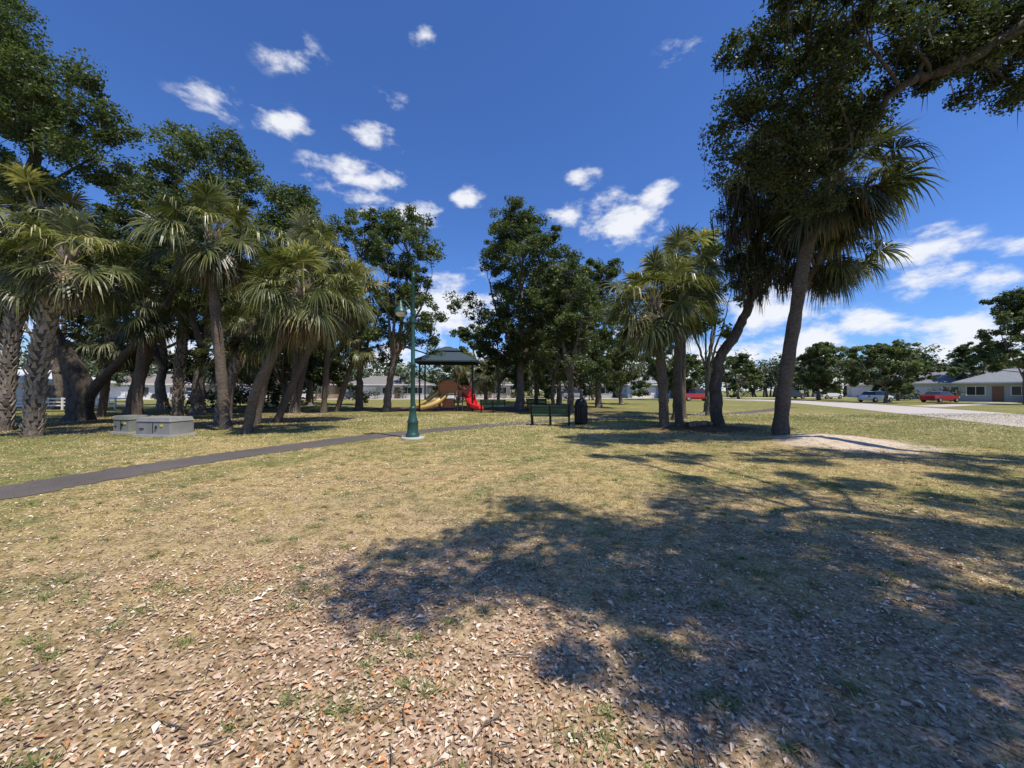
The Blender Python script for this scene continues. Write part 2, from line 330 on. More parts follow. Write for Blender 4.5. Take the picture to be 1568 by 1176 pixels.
def gen_oak(base,H,S,seed,trunk_r=.35,nl=16,leafsize=.19,per=9,nleaf=120,lean=(0,0),low=.35,lr=None,lmat='oakleaf',moss=0,fork=.28,name='oak_tree'):
    r=R(seed); fz=H*fork; lx,ly=lean
    tr=[([(0,0,-.1),(lx*.15+r.normal(0,.15),ly*.15,fz*.5),(lx*.4,ly*.4,fz),(lx*.7+r.normal(0,.5),ly*.7+r.normal(0,.3),H*.5),(lx,ly,H*.78)],trunk_r,trunk_r*.25)]
    for i in range(3):
        a=r.uniform(0,6.28) if i else r.choice([0.3,2.8]); tr.append(([(lx*.3,ly*.3,fz*.8),(lx*.4+math.cos(a)*S*.2,ly*.4+math.sin(a)*S*.2,fz*1.3),(lx*.6+math.cos(a)*S*.45,ly*.6+math.sin(a)*S*.45,H*.52),(lx*.8+math.cos(a)*S*.6,ly*.8+math.sin(a)*S*.6,H*.68)],trunk_r*.5,trunk_r*.12))
    lumps=[]; l0=lr or S*.27; nl=int(nl*1.6)
    for i in range(nl):
        u=(i+.5)/nl; z=low+(1-low)*(u**.85); ph=i*2.4+r.uniform(-.4,.4)
        q=(z-low)/(1-low); wr=S*math.sqrt(max(.05,1-(1.75*(q-.42))**2*.8))*r.uniform(.2,1.0)
        rr_=l0*r.uniform(.6,1.15); lumps.append((lx*.9+wr*math.cos(ph),ly*.9+wr*math.sin(ph),min(z*H,H-rr_*.5),rr_))
    return tree(name,base,tr,lumps,seed+7,leafsize,per,nleaf,lmat=lmat,moss=moss,sub_r=.38+.045*S)

# left group
tree('oak_tree',(-23,20.5,0),[([(0,0,-.1),(.5,-.3,2),(-.6,-1,5),(1,-3,9),(3,-4.5,12.5)],.5,.16),([(0,0,.5),(-1,0,4),(-2,-2,8),(0,-4,13)],.38,.12),([(.2,0,1),(2.6,-.6,3.0),(4.6,-1.2,4.4),(6.4,-1.5,6.8)],.26,.09)],
 [(2.6,-5.5,14.8,1.7),(4.2,-5.5,14.2,1.4),(5.7,-5.5,13.3,1.3),(6.9,-5.4,12.1,1.0),(4,-5.2,12.2,1.5),(6,-5,11,1.2),(2,-4.5,12.6,1.6),(0,-2.5,14.5,1.8),(1,-5.3,10.6,1.4),(3.2,-4.5,9.7,1.2),(3.0,-6,16,1.3),(-2,-2,12,2),(-2,-4,9,1.5),(6.5,-2.2,8.3,1.4),(7.5,-1.6,7.4,1.2),(5.2,-2,7.6,1.2),(-1,-3.5,17,1.6),(1.5,-6,17,1.5)],21,.13,12,240,.6,moss=1,bk='bark_dark')
gen_oak((-24.2,24.6,0),15,4.6,31,.42,15,lean=(2.5,0),leafsize=.18,moss=1)
gen_oak((-20,24.5,0),17.6,5.2,32,.40,22,lean=(1.2,0),leafsize=.18,low=.36,moss=1)
gen_oak((-15.2,27,0),15.6,4.0,33,.3,19,leafsize=.19,low=.38)
gen_oak((-12.3,31,0),15.8,3.6,34,.3,17,leafsize=.2,low=.33)
gen_oak((-28,31,0),15,6.5,35,.4,14,leafsize=.26,low=.2,lmat='oakleaf_dark')
gen_oak((-39,33,0),14,7,36,.4,13,leafsize=.28,low=.32,lmat='oakleaf_dark')
gen_oak((-21,40,0),13,6.5,37,.4,14,leafsize=.3,low=.16,lmat='oakleaf_dark')
gen_oak((-33,22,0),15,5,38,.4,12,leafsize=.24,low=.38,lmat='oakleaf_dark')
gen_oak((-19,32,0),10,5.5,39,.3,13,leafsize=.26,low=.2,lmat='oakleaf_dark')
gen_oak((-28,46,0),10,5,40,.3,12,leafsize=.32,low=.16,lmat='oakleaf_dark')
# middle
gen_oak((-9.3,28.6,0),15.0,3.3,41,.3,20,lean=(1.6,0),leafsize=.19,low=.25,lr=1.05)
gen_oak((.6,32,0),16.2,5,42,.38,32,lean=(.3,0),leafsize=.2,low=.22,lr=1.4)
gen_oak((4.1,27,0),10.6,3.1,43,.26,24,lean=(-.2,0),leafsize=.18,low=.22,lr=1.0)
gen_oak((7.9,35,0),13.2,4.2,44,.3,18,leafsize=.22,low=.18)
gen_oak((5,41,0),13.5,5,45,.3,14,leafsize=.28,low=.12)
gen_oak((12.2,24,0),11.6,2.4,46,.16,13,leafsize=.2,low=.42)
gen_oak((-5.5,52,0),10,4,47,.3,10,leafsize=.34,low=.2)
gen_oak((12.5,44,0),8.5,3.6,48,.25,11,leafsize=.28,low=.16)
gen_oak((1.5,50,0),9,4.5,49,.25,12,leafsize=.32,low=.12)
# right distance
gen_oak((48.5,61,0),8.6,5,51,.3,14,leafsize=.34,low=.2)
gen_oak((47.5,49,0),7.6,4,52,.22,13,leafsize=.3,low=.25)
gen_oak((56.5,42.5,0),12.6,3.3,53,.14,26,leafsize=.24,low=.28,lr=1.0)
gen_oak((40,68,0),7.5,4,54,.25,10,leafsize=.36,low=.2)
gen_oak((33,74,0),8,5,55,.25,10,leafsize=.36,low=.2)
gen_oak((76,62,0),9,5,56,.25,10,leafsize=.36,low=.2)
gen_oak((58,58,0),6.5,3.2,57,.2,10,leafsize=.32,low=.2)
gen_oak((24,62,0),9,4,58,.25,10,leafsize=.36,low=.2)

tree('oak_tree',(8.4,15.7,0),[([(0,0,-.1),(-.13,0,1.5),(.1,0,2.9),(.9,0,4.2),(1.35,0,5.4),(1.4,-.1,7),(2.0,-.3,9.4)],.25,.12)],
 [(1.1,-.2,6.0,.75),(1.8,-.2,7.0,.9),(.8,-.5,8.3,.9),(2.2,-.5,8.6,1.0),(1.4,-.6,9.8,1.1),(2.8,-.4,10.3,1.0),(.6,-1,9.6,.8),(2.3,-.1,6.2,.65),(2.2,-.8,11.4,1.1),(3.4,-.8,11.6,1.0),(3.0,-.4,7.6,.75),(1.0,0,7.2,.8),(3.2,-.2,9.0,.9)],61,.11,13,260,.52,'oakleaf_dark',moss=60,bk='bark_dark')
# big overhead live oak, trunk right of the view
B=np.array([16.2,4.2,0])
def lb(L): return [(x-B[0],y-B[1],z,q) for x,y,z,q in L]
def pb(L): return [(x-B[0],y-B[1],z) for x,y,z in L]
tree('live_oak_tree',tuple(B),[
 (pb([(16.2,4.2,-.1),(16,4.2,2.5),(15.2,5.2,6),(13.9,7.2,9.4),(12.6,8.8,10.4),(11.0,9.4,9.6),(9.9,9.6,9.3),(9.2,10.2,8.4),(8.2,10.8,7.8)]),.25,.03),
 (pb([(16.0,4.2,2),(14.3,3,5.8),(11.8,2.9,9.3),(9.6,1.2,9.6),(7.6,1.9,10.3),(5.6,.3,9.6),(4.2,.9,9.9),(3.2,.2,9.5)]),.2,.02),
 (pb([(16,4.2,3),(16.2,4.5,6),(15,5.5,9.6),(12.3,5.4,12),(9,5.6,12.2)]),.22,.03),
 (pb([(16,4.2,3),(14.5,1,6),(11.4,-.6,8.5),(9.4,-1.6,9.3),(7.3,-1.0,9.5)]),.2,.025)],
 lb([(6.0,10,8.7,.75),(6.8,10.2,9.4,.9),(7.9,10.4,8.8,.95),(8.8,10.6,9.4,.85),(7.3,9.8,10.4,1.0),(6.1,9.6,10.1,.7),(8.6,10.4,10.4,1.0),(9.3,10,8.8,.5),(5.8,10.2,7.7,.45),(7.0,10.5,7.9,.7),(8.3,10.9,7.7,.75),(9.3,11,8.2,.55),(9.6,10.9,9.6,.7),(8.9,11,7.0,.5),
  (6.5,8.6,10.2,.9),(7.9,8.8,10.5,1.0),(9.3,9.2,10.6,.9),(10.4,9.3,10.7,1.0),(11.4,9.8,11.1,1.05),(12.6,10.1,11.3,1.05),(13.5,10.3,11.2,.95),(11.4,9.6,10.2,.7),(12.7,10.0,10.1,.8),(13.4,10.2,9.8,.75),(10.2,9.8,9.6,.6),(7.4,9.2,9.2,.75),(12.0,9.4,10.4,.9),(13.0,9.8,10.5,.9),(10.8,9.6,10.0,.7),
  (2.5,.25,9.2,.6),(3.3,.8,9.5,.8),(4.1,-.1,9,.95),(4.9,.7,9.5,1.05),(5.6,-.2,9.3,1.0),(5.4,-1.4,9,.95),(6.8,.5,9.8,1.1),(7.0,-1.3,9.2,1.1),(6.2,1.9,10.2,.85),(8.1,1.4,9.9,1.1),(8.3,-.6,9.6,1.1),(7.6,3.1,10.6,.8),(4.3,1.7,9.9,.7),(5.8,1.0,9.7,1.0),(4.6,-1.0,8.9,.8),(6.2,-2.3,9,.9),(7.6,-2.6,9,1.0),(6.4,-.6,9.6,1.0),
  (9.6,3.4,10.9,.85),(10.3,1.6,10.2,1.1),(9.3,-1.4,9.2,1.1),(9.3,.4,9.8,1.0),(8.3,5.3,11.6,.75),(6.6,5.6,11.2,.5),(10.6,5.2,12,.85),(12.4,5.7,12,1.0),(12.6,3,11,1.1),(12,0,10,1.3),(14.5,5,12.5,1.3),(15,1.5,10.5,1.3),(16.8,4,12,1.4),(14,-1.5,9.5,1.2),(10.8,-1.8,9.4,1.1)]),
 71,.095,15,275,.47,'oakleaf_dark',moss=1,bk='bark_dark',jit=.05)

# ------------------------------------------------------------------ sabal palms
def palm(base,pts,seed,R_=2.4,nf=46,r0=.17,boots=False,dead=8,low=-60,boots_from=0,green='palm'):
    r=R(seed); mb=MB(); c=catmull([(0,0,-.05)]+list(pts),max(6,int(30/len(pts))))
    n=len(c); rad=np.full(n,r0)*(1+.06*np.sin(np.arange(n)*1.7)); rad[0]*=1.35; rad[1]*=1.15; rad[-3:]*=1.2
    mb.tube(c,rad,14,0,rough=.07,rng=r)
    top=c[-1]
    seg=np.cumsum(np.r_[0,np.linalg.norm(np.diff(c,axis=0),axis=1)]); Ltot=seg[-1]
    s=(boots_from if boots else Ltot-.9); row=0
    while s<Ltot+.05:
        p=np.array([np.interp(s,seg,c[:,i]) for i in range(3)])
        for k in range(6):
            a=k*math.pi/3+row*.52+r.normal(0,.07); o=np.array([math.cos(a),math.sin(a),0]); sd=np.array([-o[1],o[0],0])
            h=r.uniform(.2,.34); w=.07; sw=r.choice([-1,1])*.06
            q=p+o*(r0*.85); tip=q+UP*h+o*r.uniform(.05,.13)+sd*sw
            V=[q-sd*w,q+sd*w,tip+sd*w*.45,tip-sd*w*.45,q-sd*w+o*.05,q+sd*w+o*.05,tip+sd*w*.4+o*.03,tip-sd*w*.4+o*.03]
            mb.add(V,[[4,5,6,7],[0,4,7,3],[1,2,6,5],[3,7,6,2],[0,1,5,4]],3,r.rand())
        s+=.15; row+=1
    T=np.array([0,.42,.72,1.0])
    def frond(phi,el,Lp,Lb,mat,rv,droop):
        o=np.array([math.cos(phi),math.sin(phi),0]); d=o*math.cos(el)+UP*math.sin(el)
        p0=top+o*.1+UP*r.uniform(-.45,.15)
        bend=.14+.22*math.cos(el)
        m=p0+d*Lp*.5; d2=d-UP*bend; d2/=np.linalg.norm(d2); e=m+(d+d2)/np.linalg.norm(d+d2)*Lp*.5
        a=(e-m); a/=np.linalg.norm(a); a=a-UP*.2; a/=np.linalg.norm(a)
        sd=np.cross(a,UP); sn=np.linalg.norm(sd); sd=sd/sn if sn>.1 else np.array([-o[1],o[0],0])
        tw=r.normal(0,.45); nn=np.cross(sd,a); sd=sd*math.cos(tw)+nn*math.sin(tw); nn=np.cross(sd,a)
        w=.018
        V=[p0-sd*w*1.6,p0+sd*w*1.6,m+sd*w,m-sd*w,e+sd*w*.7,e-sd*w*.7]
        mb.add(V,[[0,1,2,3],[3,2,4,5]],mat,min(1,rv+.3))
        ns=34; th=np.linspace(-2.1,2.1,ns)+r.normal(0,.03,ns)
        fold=r.uniform(.15,.5)
        dirs=np.outer(np.cos(th),a)+np.outer(np.sin(th),sd)+np.outer(fold*np.abs(np.sin(th)),nn)+r.normal(0,.04,(ns,3))
        dirs/=np.linalg.norm(dirs,axis=1)[:,None]
        L=Lb*(.76+.24*np.cos(th*.7))*r.uniform(.84,1.1,ns)
        org=e+np.outer(np.clip(np.cos(th),0,1)*Lb*.18,a)
        wd=np.cross(dirs,nn); wd/=np.linalg.norm(wd,axis=1)[:,None]+1e-9
        W=np.array([.008,.034,.018,.002])*Lb; V=[]
        dr=droop*r.uniform(.5,1.5,ns)
        for t,ww in zip(T,W):
            P=org+dirs*(L*(t-.2*dr*t**3))[:,None]-UP*(dr*L*t**3)[:,None]
            V+=[P-wd*ww,P+wd*ww]
        V=np.stack(V,1); F=[]
        for k in range(ns):
            b=k*8
            for q in range(3): F.append([b+2*q,b+2*q+1,b+2*q+3,b+2*q+2])
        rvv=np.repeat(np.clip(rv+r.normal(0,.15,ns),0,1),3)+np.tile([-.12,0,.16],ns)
        mb.add(V.reshape(-1,3),F,mat,np.clip(rvv,0,1))
    for i in range(nf):
        u=i/(nf-1); el=math.radians(86-(86-low)*u**.9+r.normal(0,8)); phi=i*2.39996+r.normal(0,.2)
        sc=R_/2.4*r.uniform(.85,1.1)
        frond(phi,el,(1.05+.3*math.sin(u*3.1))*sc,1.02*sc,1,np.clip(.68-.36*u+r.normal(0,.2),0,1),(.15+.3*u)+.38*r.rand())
    for i in range(dead):
        phi=r.uniform(0,6.28); frond(phi,math.radians(r.uniform(-86,-45)),.9*R_/2.4,.9*R_/2.4,2,r.rand(),.4)
    return mb.obj('sabal_palm_tree',[M['palmbark'],M[green],M['dead'],M['boot']],base)
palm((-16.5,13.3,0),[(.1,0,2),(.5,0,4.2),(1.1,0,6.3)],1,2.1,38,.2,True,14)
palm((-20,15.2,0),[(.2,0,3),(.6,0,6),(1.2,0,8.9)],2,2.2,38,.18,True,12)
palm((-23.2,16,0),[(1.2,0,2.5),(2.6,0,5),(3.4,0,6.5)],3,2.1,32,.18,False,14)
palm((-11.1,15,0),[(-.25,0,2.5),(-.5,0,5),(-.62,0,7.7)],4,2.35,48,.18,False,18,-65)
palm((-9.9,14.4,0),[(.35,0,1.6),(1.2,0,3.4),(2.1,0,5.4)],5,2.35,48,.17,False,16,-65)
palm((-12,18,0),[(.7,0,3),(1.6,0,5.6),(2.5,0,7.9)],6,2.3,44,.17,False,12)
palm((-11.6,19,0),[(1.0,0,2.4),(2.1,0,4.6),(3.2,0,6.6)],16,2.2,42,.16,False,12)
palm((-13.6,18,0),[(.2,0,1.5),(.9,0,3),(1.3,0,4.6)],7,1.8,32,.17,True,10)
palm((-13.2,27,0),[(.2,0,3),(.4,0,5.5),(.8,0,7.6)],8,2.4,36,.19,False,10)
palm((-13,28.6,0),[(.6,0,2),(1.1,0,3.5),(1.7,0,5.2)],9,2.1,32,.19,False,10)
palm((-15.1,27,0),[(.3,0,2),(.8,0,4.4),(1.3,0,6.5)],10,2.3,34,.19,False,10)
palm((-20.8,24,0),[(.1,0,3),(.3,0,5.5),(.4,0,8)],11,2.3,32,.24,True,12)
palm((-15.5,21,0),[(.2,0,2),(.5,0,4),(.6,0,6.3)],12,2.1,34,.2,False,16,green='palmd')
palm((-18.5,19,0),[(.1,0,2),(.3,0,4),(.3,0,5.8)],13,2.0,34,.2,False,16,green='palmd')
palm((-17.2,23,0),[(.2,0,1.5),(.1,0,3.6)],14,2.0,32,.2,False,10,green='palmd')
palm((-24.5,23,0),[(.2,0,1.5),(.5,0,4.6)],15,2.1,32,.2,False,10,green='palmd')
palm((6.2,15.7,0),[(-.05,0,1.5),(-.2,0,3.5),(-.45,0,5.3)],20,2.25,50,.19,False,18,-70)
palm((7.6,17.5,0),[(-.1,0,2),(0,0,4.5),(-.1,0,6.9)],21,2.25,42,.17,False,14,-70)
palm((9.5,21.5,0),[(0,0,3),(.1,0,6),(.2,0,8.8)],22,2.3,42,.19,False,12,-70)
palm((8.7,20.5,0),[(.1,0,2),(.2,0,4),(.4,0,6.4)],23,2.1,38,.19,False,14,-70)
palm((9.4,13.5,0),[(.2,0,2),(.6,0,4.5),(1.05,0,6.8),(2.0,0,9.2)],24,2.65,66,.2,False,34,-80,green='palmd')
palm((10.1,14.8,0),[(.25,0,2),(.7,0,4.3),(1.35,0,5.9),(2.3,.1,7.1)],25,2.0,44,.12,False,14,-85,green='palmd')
palm((2.4,38,0),[(0,0,3),(.2,0,5)],26,2.2,28,.2,False,6)
palm((-6.5,47,0),[(0,0,3),(.2,0,5)],27,2.2,28,.2,False,6)
palm((-3,44,0),[(0,0,2),(.1,0,3.6)],28,2.2,28,.2,False,6)
for (x,y,h) in [(3.3,30,9),(5.6,33,8),(-1.2,34,8)]:
    gen_oak((x,y,0),h,2.2,int(x*10)+90,.16,9,leafsize=.2,low=.35,lr=.8)

def tree_mass(name,arc,seed,zmax,n=70,leafs=500,ls=.75,mat='farleaf',zlo=.3,wk=(.35,.6),jit=3):
    r=R(seed); mb=MB(); c=catmull(arc,20)
    for i in range(n):
        p=c[r.randint(len(c))]+r.normal(0,jit,2); h=zmax*r.uniform(.5,1.15); w=h*r.uniform(*wk)
        mb.tube([(p[0],p[1],0),(p[0]+r.normal(0,.1*h),p[1],h*.6)],[.03*h,.015*h],5,0)
        k=9; C=np.column_stack([p[0]+r.normal(0,w*.5,k),p[1]+r.normal(0,w*.5,k),h*r.uniform(zlo,.9,k)])
        ci=r.randint(0,k,leafs); off=rand_unit(r,leafs)*(r.rand(leafs)**.5*w*.42)[:,None]*np.array([1,1,.75]); P=C[ci]+off; P[:,2]=np.maximum(P[:,2],.15)
        cl=r.rand(k); leaves(mb,P,ls,r,1,.4,.6,np.clip(.5*r.rand(leafs)+.5*cl[ci],0,1))
    mb.obj(name,[M['bark'],M[mat]])
tree_mass('distant_trees',[(-200,75),(-120,92),(-60,98),(0,105),(70,110),(130,105),(190,100)],5,11,140,400,1.0)
tree_mass('distant_trees',[(80,84),(100,78),(140,66),(160,40)],6,11,45,550,.7)
tree_mass('distant_trees',[(-110,58),(-80,66),(-50,74)],7,9,30,500,.6)
tree_mass('distant_trees',[(14,84),(45,88),(75,92)],8,9.5,44,450,.6)
tree_mass('distant_trees',[(-40,78),(-15,80),(10,82)],9,7.5,26,450,.6)
tree_mass('distant_trees',[(-40,56),(-30,58),(-10,60),(0,60),(14,60)],12,6.5,13,600,.4,'shrubleaf',.25,jit=1.5)
tree_mass('shrub_row',[(-60,66),(-40,70),(-10,73),(20,76),(45,76)],10,2.2,30,260,.3,'shrubleaf',.2,(.6,1.0),1.2)
tree_mass('shrub_row',[(-29,35),(-24,36),(-16,39)],11,3.2,9,500,.28,'shrubleaf',.2,(.6,1.0),1.2)
tree_mass('shrub_row',[(60,54),(66,62),(72,74)],13,1.8,12,260,.25,'shrubleaf',.2,(.6,1.0),1.5)

# ------------------------------------------------------------------ houses
M['glass']=plain('window_glass',(.03,.04,.05),.12,var=.2); M['white']=plain('white_paint',(.76,.75,.72),.5,var=.06)
M['door']=plain('door_paint',(.20,.10,.07),.5)
def house(loc,rz,w,d,h,roofh,wallc,roofc,garage=True,hip=True,seed=1,wing=False):
    e=empty('single_storey_house',loc,rz); r=R(seed)
    wm=plain('stucco_wall',wallc,.85,var=.06,scale=3); rm=plain('shingle_roof',roofc,.9,var=.2,scale=4)
    mb=MB(); mb.box((0,0,h/2),(w,d,h)); mb.obj('walls',[wm],parent=e)
    o=.6; W=w/2+o; D=d/2+o; rl=(W-D*.95) if hip else W; mb=MB()
    V=[(-W,-D,h),(W,-D,h),(W,D,h),(-W,D,h),(-rl,0,h+roofh),(rl,0,h+roofh),(-W,-D,h-.18),(W,-D,h-.18),(W,D,h-.18),(-W,D,h-.18)]
    mb.add(V,[[0,1,5,4],[2,3,4,5]]); mb.add(V,[[1,2,5],[3,0,4]]); mb.obj('roof',[rm],parent=e)
    mb=MB(); mb.add(V,[[6,7,1,0],[7,8,2,1],[8,9,3,2],[9,6,0,3],[9,8,7,6]]); mb.obj('fascia',[M['white']],parent=e)
    gx=-w/2+3.2
    if wing:
        wx=w/2-3.2; yb=-d/2-3.4; mb=MB(); mb.box((wx,-d/2-1.7,h/2-.02),(5.6,3.4,h-.05)); 
        mb.add([(wx-2.8,yb-.003,h-.05),(wx+2.8,yb-.003,h-.05),(wx,yb-.003,h+roofh*.72)],[[0,1,2]]); mb.obj('front_wing',[wm],parent=e)
        mb=MB(); A=[(wx-3.3,yb-.5,h-.2),(wx,yb-.5,h+roofh*.8),(wx,0,h+roofh*.8),(wx-3.3,0,h-.2),(wx+3.3,yb-.5,h-.2),(wx+3.3,0,h-.2)]
        mb.add(A,[[0,1,2,3],[1,4,5,2]]); o_=mb.obj('front_gable_roof',[rm],parent=e); sm=o_.modifiers.new('s','SOLIDIFY'); sm.thickness=.12
        mb=MB(); mb.box((wx,yb-.04,1.5),(2.2,.06,1.4)); mb.obj('gable_window_frame',[M['white']],parent=e)
        mb=MB(); mb.box((wx-.52,yb-.08,1.5),(.95,.03,1.2)); mb.box((wx+.52,yb-.08,1.5),(.95,.03,1.2)); mb.obj('gable_window',[M['glass']],parent=e)
    if garage:
        mb=MB(); mb.box((gx,-d/2-.03,1.1),(4.9,.06,2.2))
        for i in range(4): mb.box((gx,-d/2-.075,.3+i*.53),(4.7,.03,.44))
        mb.obj('garage_door',[M['white']],parent=e)
    xs=[x for x in np.linspace((gx+4.4) if garage else -w/2+1.6,(w/2-7.5) if wing else w/2-1.6,3 if wing else 4)]
    f=MB(); g_=MB()
    for i,x in enumerate(xs):
        if i==1:
            mb=MB(); mb.box((x,-d/2-.04,1.05),(1,.08,2.1)); mb.box((x+.36,-d/2-.1,1),(.06,.06,.1)); mb.obj('door',[M['door']],parent=e); continue
        f.box((x,-d/2-.03,1.5),(1.8,.06,1.35)); g_.box((x-.42,-d/2-.07,1.5),(.76,.03,1.15)); g_.box((x+.42,-d/2-.07,1.5),(.76,.03,1.15))
    for sx in (-1,1):
        f.box((sx*(w/2+.03),0,1.5),(.06,1.6,1.2)); g_.box((sx*(w/2+.07),0,1.5),(.03,1.4,1.0))
    f.obj('window_frames',[M['white']],parent=e); g_.obj('windows',[M['glass']],parent=e)
house((71,52,0),math.radians(-58),13,8,2.7,1.9,(.40,.44,.46),(.22,.23,.24),False,True,1,True)
house((75,68,0),math.radians(-50),12,8,2.8,2.0,(.66,.68,.68),(.20,.20,.21),True,False,2)
house((82,84,0),math.radians(-45),13,9,2.7,1.9,(.6,.6,.56),(.3,.28,.26),True,True,3)
house((29,80,0),math.radians(6),14,9,2.7,1.6,(.33,.43,.5),(.28,.28,.3),True,True,4)
house((-7,78,0),math.radians(3),13,8,2.7,1.7,(.5,.45,.37),(.15,.11,.085),True,True,5)
house((-24,77,0),math.radians(3),15,8,2.7,1.7,(.55,.53,.49),(.22,.20,.18),True,True,6)
house((-42,75,0),math.radians(2),17,9,2.7,1.8,(.38,.27,.18),(.15,.09,.06),True,True,7)
house((-64,70,0),math.radians(20),16,9,2.7,1.8,(.70,.68,.64),(.24,.21,.19),True,True,8)
house((-84,68,0),math.radians(25),16,9,2.7,1.8,(.6,.66,.72),(.2,.2,.2),True,False,9)
house((-50,39.5,0),math.radians(45),12,8,2.5,1.2,(.78,.80,.82),(.55,.55,.55),True,True,10)
house((14,83,0),math.radians(5),13,8,2.7,1.6,(.5,.5,.48),(.2,.18,.16),True,True,11)

# ------------------------------------------------------------------ vehicles
M['tire']=plain('tyre_rubber',(.02,.02,.02),.8); M['hub']=plain('wheel_metal',(.5,.5,.5),.3,.8,var=.05)
M['lampred']=plain('tail_lamp',(.4,.02,.02),.3); M['lampw']=plain('head_lamp',(.7,.7,.7),.2)
def car(loc,rz,col,kind='sedan',name='parked_car'):
    e=empty(name,loc,rz); pm=plain('car_paint',col,.25,var=.03); mb=MB()
    if kind=='sedan': st=[(-2.25,.62,.62,.70,0),(-2.15,.80,.92,.92,0),(-1.5,.88,.96,.97,0),(-1.0,.90,.95,1.40,1),(.1,.90,.93,1.44,1),(.55,.90,.93,1.38,1),(1.15,.89,.92,.93,0),(2.0,.82,.78,.78,0),(2.25,.62,.60,.60,0)]
    elif kind=='suv': st=[(-2.3,.7,.9,.95,0),(-2.2,.88,1.05,1.3,1),(-1.9,.92,1.08,1.72,1),(0,.93,1.06,1.76,1),(.6,.93,1.05,1.68,1),(1.25,.92,1.04,1.05,0),(2.1,.85,.92,.92,0),(2.3,.68,.7,.7,0)]
    else: st=[(-2.7,.9,1.02,1.03,0),(-2.65,.95,1.1,1.1,0),(-.75,.96,1.1,1.1,0),(-.6,.96,1.12,1.75,1),(.5,.96,1.12,1.8,1),(.8,.95,1.1,1.7,1),(1.35,.94,1.08,1.1,0),(2.4,.9,.98,.98,0),(2.65,.75,.8,.8,0)]
    S=[]
    for x,w,b,t,c in st:
        wr=w*.76 if t>b+.1 else w*.9
        S.append([(x,-w*.93,.28),(x,-w,.55 if b>.56 else b*.9),(x,-w*.97,b),(x,-wr,t),(x,wr,t),(x,w*.97,b),(x,w,.55 if b>.56 else b*.9),(x,w*.93,.28)])
    V=np.array(S).reshape(-1,3); n=len(st)
    for i in range(n-1):
        for j in range(8):
            j2=(j+1)%8; f=[[i*8+j,i*8+j2,(i+1)*8+j2,(i+1)*8+j]]
            gl=(j in (2,4) and (st[i][4] or st[i+1][4])) or (j==3 and (st[i][4]!=st[i+1][4]))
            mb.add(V,f,1 if gl else 0,None,False)
    for i in (0,n-1): mb.add(V[i*8:(i+1)*8],[list(range(8))],0)
    mb.obj('body',[pm,M['glass']],parent=e,bevel=.02)
    wx=1.42 if kind!='truck' else 1.75
    for i,(x,y) in enumerate([(-wx,-.82),(wx,-.82),(-wx,.82),(wx,.82)]):
        mb=MB(); s=1 if y>0 else -1; rr_=.33 if kind=='sedan' else .38
        a=np.linspace(0,2*np.pi,20,endpoint=False)
        def ring(rd,yy): return np.column_stack([x+rd*np.cos(a),np.full(20,yy),rr_+rd*np.sin(a)])
        rings=[ring(rr_*.3,y-s*.1),ring(rr_*.97,y-s*.1),ring(rr_,y-s*.06),ring(rr_,y+s*.08),ring(rr_*.95,y+s*.12),ring(rr_*.62,y+s*.12)]
        V2=np.concatenate(rings); k=np.arange(20)
        for q in range(5): mb.add(V2,np.stack([q*20+k,q*20+(k+1)%20,(q+1)*20+(k+1)%20,(q+1)*20+k],-1),0)
        hb=np.vstack([ring(rr_*.62,y+s*.115),[[x,y+s*.14,rr_]]]); mb.add(hb,np.stack([k,(k+1)%20,np.full(20,20)],-1),1)
        mb.obj('wheel_%d'%(i+1),[M['tire'],M['hub']],parent=e)
    L=st[-1][0]; mb=MB()
    for s in(-1,1): mb.box((L-.12,s*.6,.66),(.2,.3,.12),0); mb.box((-L+.1 if kind!='truck' else -2.68,s*.66,.78),(.16,.22,.14),1)
    mb.obj('lights',[M['lampw'],M['lampred']],parent=e)
car((49,52,0),math.radians(15),(.75,.76,.77)); car((55.8,50.3,0),math.radians(12),(.35,.02,.03))
car((57.5,70,0),math.radians(10),(.75,.75,.75),'suv'); car((51.5,71,0),math.radians(5),(.05,.06,.08),'suv')
car((27,56.5,0),math.radians(8),(.40,.03,.03),'truck','parked_pickup_truck')
car((-27,66.5,0),math.radians(2),(.08,.09,.11)); car((-37,69.5,0),math.radians(92),(.7,.7,.7),'suv'); car((11.5,71,0),math.radians(4),(.3,.31,.33),'suv')
car((33,68,0),math.radians(30),(.6,.6,.62)); car((-52,62,0),math.radians(2),(.72,.72,.72))

